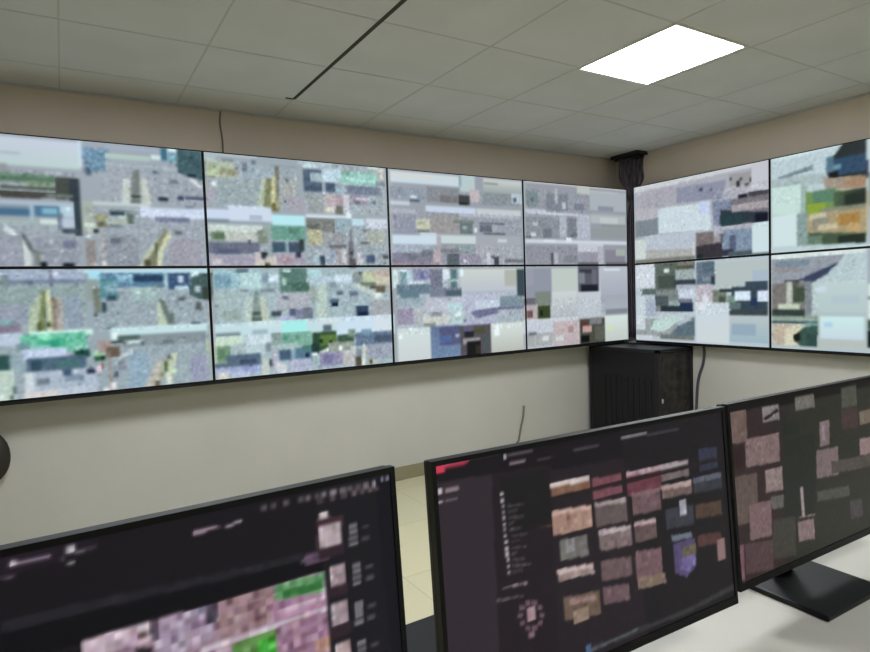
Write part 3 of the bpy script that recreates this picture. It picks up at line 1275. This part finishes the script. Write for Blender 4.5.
class Canvas:
    def __init__(self, key, u0, u1, v0, v1, res, bg=(20, 20, 22), con=1.0, mid=165.0, soft=2, sat=1.0, grain=0.5):
        self.u0, self.v0, self.res = u0, v0, res
        self.nu, self.nv = int((u1 - u0) / res) + 1, int((v1 - v0) / res) + 1
        self.a = np.empty((self.nv, self.nu, 3)); self.a[:] = bg; self.grain = np.zeros_like(self.a)
        self.U = u0 + (np.arange(self.nu) + 0.5) * res; self.V = v0 + (np.arange(self.nv) + 0.5) * res
        rng = np.random.RandomState(7)
        for s in PICTURE[key].strip().split(';'):
            k, p, c = s.split()
            p = [int(x) for x in p.split(',')]; c = [float(x) for x in c.split(',')]
            pu, pv = p[0::2], p[1::2]
            i0, i1 = np.searchsorted(self.U, min(pu)), np.searchsorted(self.U, max(pu))
            j0, j1 = np.searchsorted(self.V, min(pv)), np.searchsorted(self.V, max(pv))
            if i1 <= i0 or j1 <= j0: continue
            A = self.a[j0:j1, i0:i1]
            if k == 'r': A[:] = c
            elif k[0] == 'g':
                n = A.shape[0] if k == 'gv' else A.shape[1]
                t = np.linspace(1, 0, n) if k == 'gv' else np.linspace(0, 1, n)
                t = t[:, None, None] if k == 'gv' else t[None, :, None]
                A[:] = np.array(c[:3]) * (1 - t) + np.array(c[3:]) * t
            elif k == 'p':
                X, Y = np.meshgrid(self.U[i0:i1], self.V[j0:j1]); ins = np.zeros(X.shape, bool); n = len(pu)
                for i in range(n):
                    x0, y0, x1, y1 = pu[i], pv[i], pu[(i + 1) % n], pv[(i + 1) % n]
                    if y0 == y1: continue
                    ins ^= ((Y >= min(y0, y1)) & (Y < max(y0, y1)) & (X < x0 + (Y - y0) * (x1 - x0) / (y1 - y0)))
                A[ins] = c
            elif k == 'n':
                cell = max(1, int(round(c[1] * 1.0 / res)))
                h, w = A.shape[0] // cell + 2, A.shape[1] // cell + 2
                g = rng.normal(0, 1, (h, w, 1)) + rng.normal(0, 0.14, (h, w, 3))
                g = np.where(rng.rand(h, w, 1) < 0.07, g * 2.2, g)
                g = np.repeat(np.repeat(g, cell, 0), cell, 1)[:A.shape[0], :A.shape[1]]
                B = self.grain[j0:j1, i0:i1]; B *= 0.35; B += g * c[0] * grain
        def blur(b):
            for ax in (0, 1):
                pads = [(0, 0)] * 3; pads[ax] = (1, 1); q = np.pad(b, pads, 'edge')
                sl = lambda s: q[s] if ax == 0 else q[:, s]
                b = 0.25 * sl(slice(0, -2)) + 0.5 * sl(slice(1, -1)) + 0.25 * sl(slice(2, None))
            return b
        b = self.a
        for _ in range(soft): b = blur(b)
        b = b + blur(self.grain) * np.clip(b.mean(2, keepdims=True) / 140 - 0.15, 0.0, 1.0)
        grey = b.mean(2, keepdims=True); b = grey + (b - grey) * sat
        b = (b - 165) * con + mid
        self.a = lin(np.clip(b, 4, 255))
    def sample(self, U, V):
        i = np.clip(((U - self.u0) / self.res).astype(int), 0, self.nu - 1)
        j = np.clip(((V - self.v0) / self.res).astype(int), 0, self.nv - 1)
        return self.a[j, i]

def screen_mesh(name, w, h, step, canvas, cu0, cv0):
    """A flat lit panel in local XZ, its lower left corner at (0, 0); (cu0, cv0) is that corner on the canvas, mm."""
    nu, nv = max(2, int(round(w / step))) + 1, max(2, int(round(h / step))) + 1
    x = np.linspace(0, w, nu); z = np.linspace(0, h, nv); X, Z = np.meshgrid(x, z)
    co = np.zeros((nu * nv, 3)); co[:, 0] = X.ravel(); co[:, 2] = Z.ravel()
    i = np.arange(nv - 1)[:, None] * nu + np.arange(nu - 1)[None, :]
    f = np.stack([i, i + 1, i + nu + 1, i + nu], -1).reshape(-1, 4)
    me = bpy.data.meshes.new(name)
    me.vertices.add(len(co)); me.vertices.foreach_set('co', co.ravel())
    me.loops.add(f.size); me.loops.foreach_set('vertex_index', f.ravel().astype(np.int32))
    me.polygons.add(len(f)); me.polygons.foreach_set('loop_start', np.arange(0, f.size, 4, dtype=np.int32))
    me.update(calc_edges=True)
    at = me.color_attributes.new('picture', 'FLOAT_COLOR', 'POINT')
    c = np.ones((len(co), 4)); c[:, :3] = canvas.sample(cu0 + X.ravel() * 1000, cv0 + Z.ravel() * 1000)
    at.data.foreach_set('color', c.ravel())
    return me

# ------------------------------------------------------------------ the room
struct(box('floor', (XMIN, WR, YMIN, WALL, FLOOR - 0.1, FLOOR), floor_mat()))
struct(box('ceiling', (XMIN, WR, YMIN, WALL, CEIL, CEIL + 0.1), M['ceiling']))
struct(box('wall_left', (XMIN, WR + 0.15, WALL, WALL + 0.15, FLOOR - 0.1, CEIL + 0.1), M['wall']))
struct(box('wall_right', (WR, WR + 0.15, YMIN, WALL, FLOOR - 0.1, CEIL + 0.1), M['wall']))
struct(box('wall_back', (XMIN, WR + 0.15, YMIN - 0.15, YMIN, FLOOR - 0.1, CEIL + 0.1), M['wall']))
struct(box('wall_side', (XMIN - 0.15, XMIN, YMIN - 0.15, WALL + 0.15, FLOOR - 0.1, CEIL + 0.1), M['wall']))
struct(box('baseboard_left', (XMIN, WR, WALL - 0.012, WALL, FLOOR, FLOOR + 0.1), M['base'], bevel=0.003))
struct(box('baseboard_right', (WR - 0.012, WR, YMIN, WALL - 0.012, FLOOR, FLOOR + 0.1), M['base'], bevel=0.003))

# suspended ceiling grid: bars every 585 mm
P = 0.595; gx = [-1.911 + P * k for k in range(-7, 4)]; gy = [-1.955 + P * k for k in range(-6, 4)]
DX = -1.911 - 2 * P                                              # grid line where a dark strip paints the shadow gap of a lifted tile
bars = [(x - 0.004, x + 0.004, YMIN, WALL, CEIL - 0.0015, CEIL) for x in gx if XMIN < x < WR and abs(x - DX) > 0.01]
bars += [(DX - 0.004, DX + 0.004, YMIN, gy[3] , CEIL - 0.0015, CEIL), (DX - 0.004, DX + 0.004, -0.21, WALL, CEIL - 0.0015, CEIL)]
bars += [(XMIN, WR, y - 0.004, y + 0.004, CEIL - 0.0015, CEIL) for y in gy if YMIN < y < WALL]
struct(boxes('trim_1', bars, M['tbar']))
struct(boxes('trim_2', [(DX - 0.009, DX + 0.009, -1.69, -0.21, CEIL - 0.004, CEIL), (DX - 0.05, DX, -0.215, -0.202, CEIL - 0.004, CEIL)], M['slot']))
# shadow-gap angle where the ceiling meets the walls
struct(boxes('trim_3', [(XMIN, WR, WALL - 0.018, WALL, CEIL - 0.012, CEIL), (WR - 0.018, WR, YMIN, WALL - 0.018, CEIL - 0.012, CEIL)], M['tbar']))

# wall strip above the displays: browner tint, its weaker light put into the colour
M['taupe'] = mat('taupe tint for dim light', (202, 190, 175), 0.8, spec=0.15, var=0.05, scale=2.0)
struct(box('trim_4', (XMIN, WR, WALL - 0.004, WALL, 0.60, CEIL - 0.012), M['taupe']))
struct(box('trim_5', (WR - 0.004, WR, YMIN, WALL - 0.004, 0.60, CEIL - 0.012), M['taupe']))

# ------------------------------------------------------------------ ceiling lights
lamp_glow = emit_mat('lit lamp diffuser', (250, 251, 255), 50.0)
def ceiling_light(x0, y0, w, d, label):
    t = tag(empty('ceiling_light', (x0 + w / 2, y0 + d / 2, CEIL)), label, 'ceiling light')
    e = 0.012
    boxes('lamp_frame', [(-w/2 - e, w/2 + e, -d/2 - e, -d/2, -0.010, 0), (-w/2 - e, w/2 + e, d/2, d/2 + e, -0.010, 0),
                         (-w/2 - e, -w/2, -d/2, d/2, -0.010, 0), (w/2, w/2 + e, -d/2, d/2, -0.010, 0)], M['frame'], t)
    box('diffuser', (-w/2, w/2, -d/2, d/2, -0.005, 0), lamp_glow, t)
    return t
ceiling_light(-1.904, -1.955, 0.53, 0.59, 'bright square white light panel set in the grey tiled ceiling')
for x, y in ((-4.29, -1.955), (-3.10, -4.93)):
    ceiling_light(x, y, 0.53, 0.59, 'square white ceiling light panel further back in the room')['group'] = 'ceiling lights behind the camera'

# ------------------------------------------------------------------ the video wall: 12 displays, 1.21 x 0.68 m
PW, PH, BZ = 1.21, 0.68, 0.0075
tone = dict(bg=(165, 170, 175), con=1.06, mid=np.array([158.0, 163.0, 162.0]), soft=2, sat=0.86, grain=0.48)
cv = {'L': Canvas('L', -5400, 60, -700, 700, 6.0, **tone), 'R': Canvas('R', 60, 3000, -700, 700, 6.0, **tone)}
def display(u0, v0, side, label):
    """u0 = the display's lower left corner along its wall; local frame: x right, y into the wall, z up."""
    if side == 'L': t = empty('video_wall_display', (u0, 0, v0))
    else: t = empty('video_wall_display', (0, -u0, v0), -math.pi / 2)
    tag(t, label, 'display', 'displays of the video wall')
    g = 0.0015
    boxes('bezel', [(g, BZ, 0.0, 0.03, g, PH - g), (PW - BZ, PW - g, 0.0, 0.03, g, PH - g),
                    (BZ, PW - BZ, 0.0, 0.03, g, BZ), (BZ, PW - BZ, 0.0, 0.03, PH - BZ, PH - g)], M['bezel'], t)
    box('rear_housing', (g + 0.002, PW - g - 0.002, 0.03, 0.075, g + 0.002, PH - g - 0.002), M['black'], t)
    s = link('screen', screen_mesh('screen', PW - 2 * BZ, PH - 2 * BZ, 0.0065, cv[side], (u0 + BZ) * 1000, (v0 + BZ) * 1000), M['screen'], t)
    s.location = (BZ, 0.003, BZ)
    for x in (0.3, 0.9):
        box('wall_bracket', (x - 0.03, x + 0.03, 0.075, WALL if side == 'L' else WR, 0.12, 0.56), M['dmetal'], t)
    return t
E0 = 0.0335
ltop = ['top-row wall display nearest the left edge, showing green hedges and a wide road',
        'top-row wall display second from left, showing yellow road lines and a green station canopy',
        'top-row wall display third from left, showing pale grey streets in bands',
        'top-row wall display just left of the room corner, showing washed-out grey feeds']
lbot = ['bottom-row wall display nearest the left edge, showing a bright green canopy and a blue building',
        'bottom-row wall display second from left, showing a pale cyan road with black cars',
        'bottom-row wall display third from left, with a white tile beside a blue-violet tile',
        'bottom-row wall display just left of the room corner, with blank white and grey tiles']
for k in range(4):
    u = E0 - PW * (4 - k)
    display(u, 0.0, 'L', ltop[k]); display(u, -PH, 'L', lbot[k])
display(0.097, 0.0, 'R', 'top-row wall display just right of the room corner, with lilac-grey streets')
display(0.097, -PH, 'R', 'bottom-row wall display just right of the room corner, showing dark shopfronts among pale tiles')
display(0.097 + PW, 0.0, 'R', 'top-row wall display at the right edge, with green and gold tinted feeds')
display(0.097 + PW, -PH, 'R', 'bottom-row wall display at the right edge, with a dark diagonal streak and white tiles')

tag(box('mounting_rail', (-4.9, -0.03, 0.004, 0.06, -0.699, -0.6805), M['black'], bevel=0.002),
    'long thin black rail under the displays on the left wall', 'rail', 'mounting rails')
tag(box('mounting_rail', (0.004, 0.06, -2.52, -0.10, -0.695, -0.6805), M['black'], bevel=0.002),
    'short thin black rail under the displays right of the corner', 'rail', 'mounting rails')

# ------------------------------------------------------------------ corner: cables and rack
cb = tag(empty('cable_bundle', (0.06, -0.03, CEIL)), 'thick bundle of dark cables dropping from the ceiling into the corner behind the displays', 'cable bundle')
boxes('ceiling_bracket', [(-0.10, 0.045, -0.15, 0.15, -0.03, 0), (-0.08, 0.03, -0.12, 0.12, -0.05, -0.03)], M['dmetal'], cb, bevel=0.004)
rng = np.random.RandomState(3)
for k in range(13):
    s = (k / 12 - 0.5); ox, oy = 0.0 + s * 0.14 - 0.02, 0.0 - s * 0.14 - 0.02 + 0.0
    wob = rng.uniform(-0.012, 0.012, 6)
    px = min(ox, 0.045); py = min(oy, 0.06)
    # ends drop through the open corner slot between the two rows of displays
    ex, ey = 0.008 + (k % 4) * 0.013 - 0.0, 0.0 + (k // 4) * 0.026 - 0.03
    tube('cable', [(px, py, -0.04), (px + wob[0], py + wob[1], -0.14), (px * .9 + wob[2], py * .9 + wob[3], -0.24), (ex * .5 + px * .5, ey * .5 + py * .5, -0.34), (ex, ey, -0.6), (ex, ey, -1.64)], 0.0065 + 0.002 * (k % 3), M['cable'], cb)

rk = tag(empty('equipment_rack', (-0.11, -0.23, FLOOR)), 'black equipment rack standing in the corner under the video wall', 'rack')
rx0, rx1, ry0, ry1, rh = -0.235, 0.21, -0.375, 0.36, 0.872     # local extents
T_ = 0.02
boxes('cabinet_frame', [(rx0, rx0 + T_ * 1.6, ry0, ry0 + T_ * 1.6, 0.04, rh), (rx1 - T_ * 1.6, rx1, ry0, ry0 + T_ * 1.6, 0.04, rh),
      (rx0, rx0 + T_ * 1.6, ry1 - T_ * 1.6, ry1, 0.04, rh), (rx1 - T_ * 1.6, rx1, ry1 - T_ * 1.6, ry1, 0.04, rh),
      (rx0, rx1, ry0, ry1, rh - 0.03, rh), (rx0, rx1, ry0, ry1, 0.04, 0.07)], M['dmetal'], rk, bevel=0.003)
box('side_panel', (rx0 + 0.004, rx0 + 0.012, ry0 + 0.03, ry1 - 0.03, 0.07, rh - 0.03), M['rackglass'], rk)
boxes('vent_ribs', [(rx0 - 0.002, rx0 + 0.005, ry0 + 0.07 + 0.06 * k, ry0 + 0.078 + 0.06 * k, 0.10, rh - 0.24) for k in range(9)], M['dmetal'], rk)
box('back_panel', (rx0 + 0.03, rx1 - 0.03, ry1 - 0.015, ry1 - 0.005, 0.07, rh - 0.03), M['dmetal'], rk)
dr = box('door', (rx0 + 0.034, rx1 - 0.034, ry0 + 0.004, ry0 + 0.016, 0.075, rh - 0.035), mat('mottled smoked door', (44, 41, 39), 0.45, spec=0.2, var=0.75, scale=16), rk, bevel=0.002)
box('door_lock', (rx0 + 0.045, rx0 + 0.06, ry0 - 0.006, ry0 + 0.004, 0.44, 0.475), M['led'], dr, bevel=0.002)
for z0 in (0.15, 0.7): box('hinge', (rx1 - 0.045, rx1 - 0.033, ry0 - 0.002, ry0 + 0.004, z0, z0 + 0.04), M['dmetal'], dr)
for sx in (rx0 + 0.03, rx1 - 0.03):
    for sy in (ry0 + 0.03, ry1 - 0.03):
        boxes('foot', [(sx - 0.02, sx + 0.02, sy - 0.02, sy + 0.02, 0, 0.04)], M['black'], rk, bevel=0.004)

# loose cables on the walls
tag(tube('hanging_cable', [(0.092, -0.685, -0.60), (0.097, -0.71, -0.73), (0.098, -0.70, -0.84), (0.098, -0.66, -0.96), (0.098, -0.64, -1.1), (0.098, -0.62, -1.5)], 0.011, M['cable']),
    'dark cable running down the wall just right of the black rack', 'cable')
tag(tube('hanging_wire', [(-3.44, WALL-0.012, CEIL - 0.01), (-3.447, WALL-0.01, 0.90), (-3.437, WALL-0.01, 0.79), (-3.44, WALL-0.01, 0.60)], 0.0055, M['greycable']),
    'thin grey wire from the ceiling to the top row of displays', 'wire')
tag(tube('loose_wire', [(-1.07, 0.18, -1.17), (-1.085, 0.176, -1.26), (-1.11, 0.18, -1.35), (-1.14, 0.18, -1.46), (-1.16, 0.18, FLOOR + 0.11)], 0.008, M['greycable']),
    'short grey wire on the bare wall above the middle monitor', 'wire')
wf = tag(empty('wall_fitting', (-4.735, WALL, -0.98)), 'dark rounded fitting on the bare wall at the left edge', 'wall fitting')
bm = bmesh.new(); bmesh.ops.create_uvsphere(bm, u_segments=24, v_segments=14, radius=1.0)
for v in bm.verts: v.co = Vector((v.co.x * 0.115, v.co.y * 0.05 - 0.05, v.co.z * 0.15))
finish('housing', bm, mat('brown black plastic', (28, 24, 14), 0.6), wf, True)
box('mount_plate', (-0.05, 0.05, -0.02, 0.0, -0.07, 0.07), M['black'], wf)

# ------------------------------------------------------------------ desk and what stands on it
dk = tag(empty('desk', (-3.4, -3.33, FLOOR)), 'long off-white desk the three monitors stand on', 'desk')
zt = DESK - FLOOR
box('tabletop', (-1.9, 1.8, -0.42, 0.39, zt - 0.03, zt), M['desk'], dk, bevel=0.003)
box('modesty_panel', (-1.84, 1.74, 0.335, 0.35, 0.25, zt - 0.03), M['deskedge'], dk)
for x in (-1.85, 0.0, 1.72):
    box('leg_panel', (x, x + 0.03, -0.38, 0.33, 0.0, zt - 0.03), M['deskedge'], dk)

cbn = tag(empty('low_cabinet', (-3.72, -2.72, FLOOR)), 'low black cabinet seen in the gap between the left and middle monitors', 'cabinet')
box('body', (-0.36, 0.36, -0.14, 0.14, 0.03, 0.61), M['dmetal'], cbn, bevel=0.004)
box('top_panel', (-0.37, 0.37, -0.15, 0.15, 0.61, 0.632), M['black'], cbn, bevel=0.004)
for x in (-0.35, 0.005):
    d = box('door', (x, x + 0.345, 0.14, 0.155, 0.05, 0.60), M['dmetal'], cbn, bevel=0.002)
    box('door_handle', (x + (0.30 if x < 0 else 0.03), x + (0.315 if x < 0 else 0.045), 0.155, 0.175, 0.30, 0.42), M['steel'], d, bevel=0.003)
boxes('plinth', [(-0.34, 0.34, -0.12, 0.12, 0.0, 0.03)], M['black'], cbn)

MW, MH, TILT = 0.61, 0.3562, 0.07
def monitor(x, y, z, yaw, tilt, key, label, stand_dx=0.0, mid=165.0):
    """(x, y, z) is the top right front corner of the monitor."""
    cvm = Canvas(key, 0, 610, 0, 357, 1.8, soft=1, sat=0.9, grain=0.8, mid=mid)
    a = Vector((math.cos(yaw), math.sin(yaw), 0))
    c = Vector((x, y, z)) - a * MW / 2
    t = empty('monitor', (c.x, c.y, DESK), yaw); tag(t, label, 'monitor', 'monitors on the desk')
    zt = z - DESK
    R = Matrix.Translation((0, 0, zt)) @ Matrix.Rotation(-tilt, 4, 'X') @ Matrix.Translation((0, 0, -MH))
    # panel frame: x -MW/2..MW/2, y 0 = front, z 0..MH, leaning back by the tilt
    def put(o): o.data.transform(R); return o
    b, bb = 0.007, 0.014
    put(boxes('bezel', [(-MW/2, -MW/2 + b, 0, 0.012, 0, MH), (MW/2 - b, MW/2, 0, 0.012, 0, MH),
                        (-MW/2 + b, MW/2 - b, 0, 0.012, 0, bb), (-MW/2 + b, MW/2 - b, 0, 0.012, MH - b, MH)], M['bezel'], t))
    s = link('screen', screen_mesh('screen', MW - 2 * b, MH - b - bb, 0.0022, cvm, b * 1000, bb * 1000), M['monscreen'], t)
    s.data.transform(R @ Matrix.Translation((-MW/2 + b, 0.002, bb)))
    bm = bmesh.new(); add_box(bm, -MW/2 + 0.001, MW/2 - 0.001, 0.012, 0.026, 0.001, MH - 0.001, bevel=0.004)
    put(finish('rear_shell', bm, M['black'], t))
    put(box('electronics_hump', (-0.17, 0.17, 0.026, 0.05, 0.05, 0.25), M['black'], t, bevel=0.01))
    h = zt - MH * math.cos(tilt)                                 # clearance under the panel
    nk = boxes('stand_neck', [(stand_dx - 0.032, stand_dx + 0.032, 0.045, 0.062, 0.012, h + 0.17)], M['black'], t, bevel=0.004)
    pl = boxes('stand_base', [(stand_dx - 0.11, stand_dx + 0.11, -0.1, 0.12, 0.0, 0.012)], M['black'], t, bevel=0.004)
    return t
monitor(-3.9941, -3.0687, -0.4240, 0.033, 0.0691, 'm1', 'left monitor on the desk, showing a dark page with a street video')
monitor(-3.3315, -3.0953, -0.4273, -0.0392, 0.0705, 'm2', 'middle monitor on the desk, with a red tab and a grid of small camera pictures')
monitor(-2.6727, -3.0856, -0.4330, -0.0262, 0.0687, 'm3', 'right monitor on the desk, filled edge to edge with dim pink-grey camera pictures', -0.035, 152.0)

# ------------------------------------------------------------------ camera, world, colour
cam = bpy.data.cameras.new('camera'); co = bpy.data.objects.new('camera', cam); COL.objects.link(co)
yaw, pitch, roll = 1.0194, -0.0524, -0.0334
fw = Vector((math.cos(yaw) * math.cos(pitch), math.sin(yaw) * math.cos(pitch), math.sin(pitch)))
rt = Vector((math.sin(yaw), -math.cos(yaw), 0)); up = rt.cross(fw)
rt2 = rt * math.cos(roll) + up * math.sin(roll); up2 = -rt * math.sin(roll) + up * math.cos(roll)
mw = Matrix((rt2, up2, -fw)).transposed().to_4x4(); mw.translation = (-4.3443, -3.7485, -0.206)
co.matrix_world = mw
cam.sensor_width = 36; cam.lens = 603.94 * 36 / 870; cam.clip_start = 0.01
sc = bpy.context.scene; sc.camera = co
w = bpy.data.worlds.new('world'); sc.world = w; w.use_nodes = True
w.node_tree.nodes['Background'].inputs['Color'].default_value = (0.02, 0.02, 0.02, 1)
sc.view_settings.view_transform = 'Standard'; sc.view_settings.look = 'None'
sc.view_settings.gamma = 1.0; sc.view_settings.use_curve_mapping = False
sc.view_settings.exposure = 0.0
sc.cycles.max_bounces = 8; sc.cycles.diffuse_bounces = 5
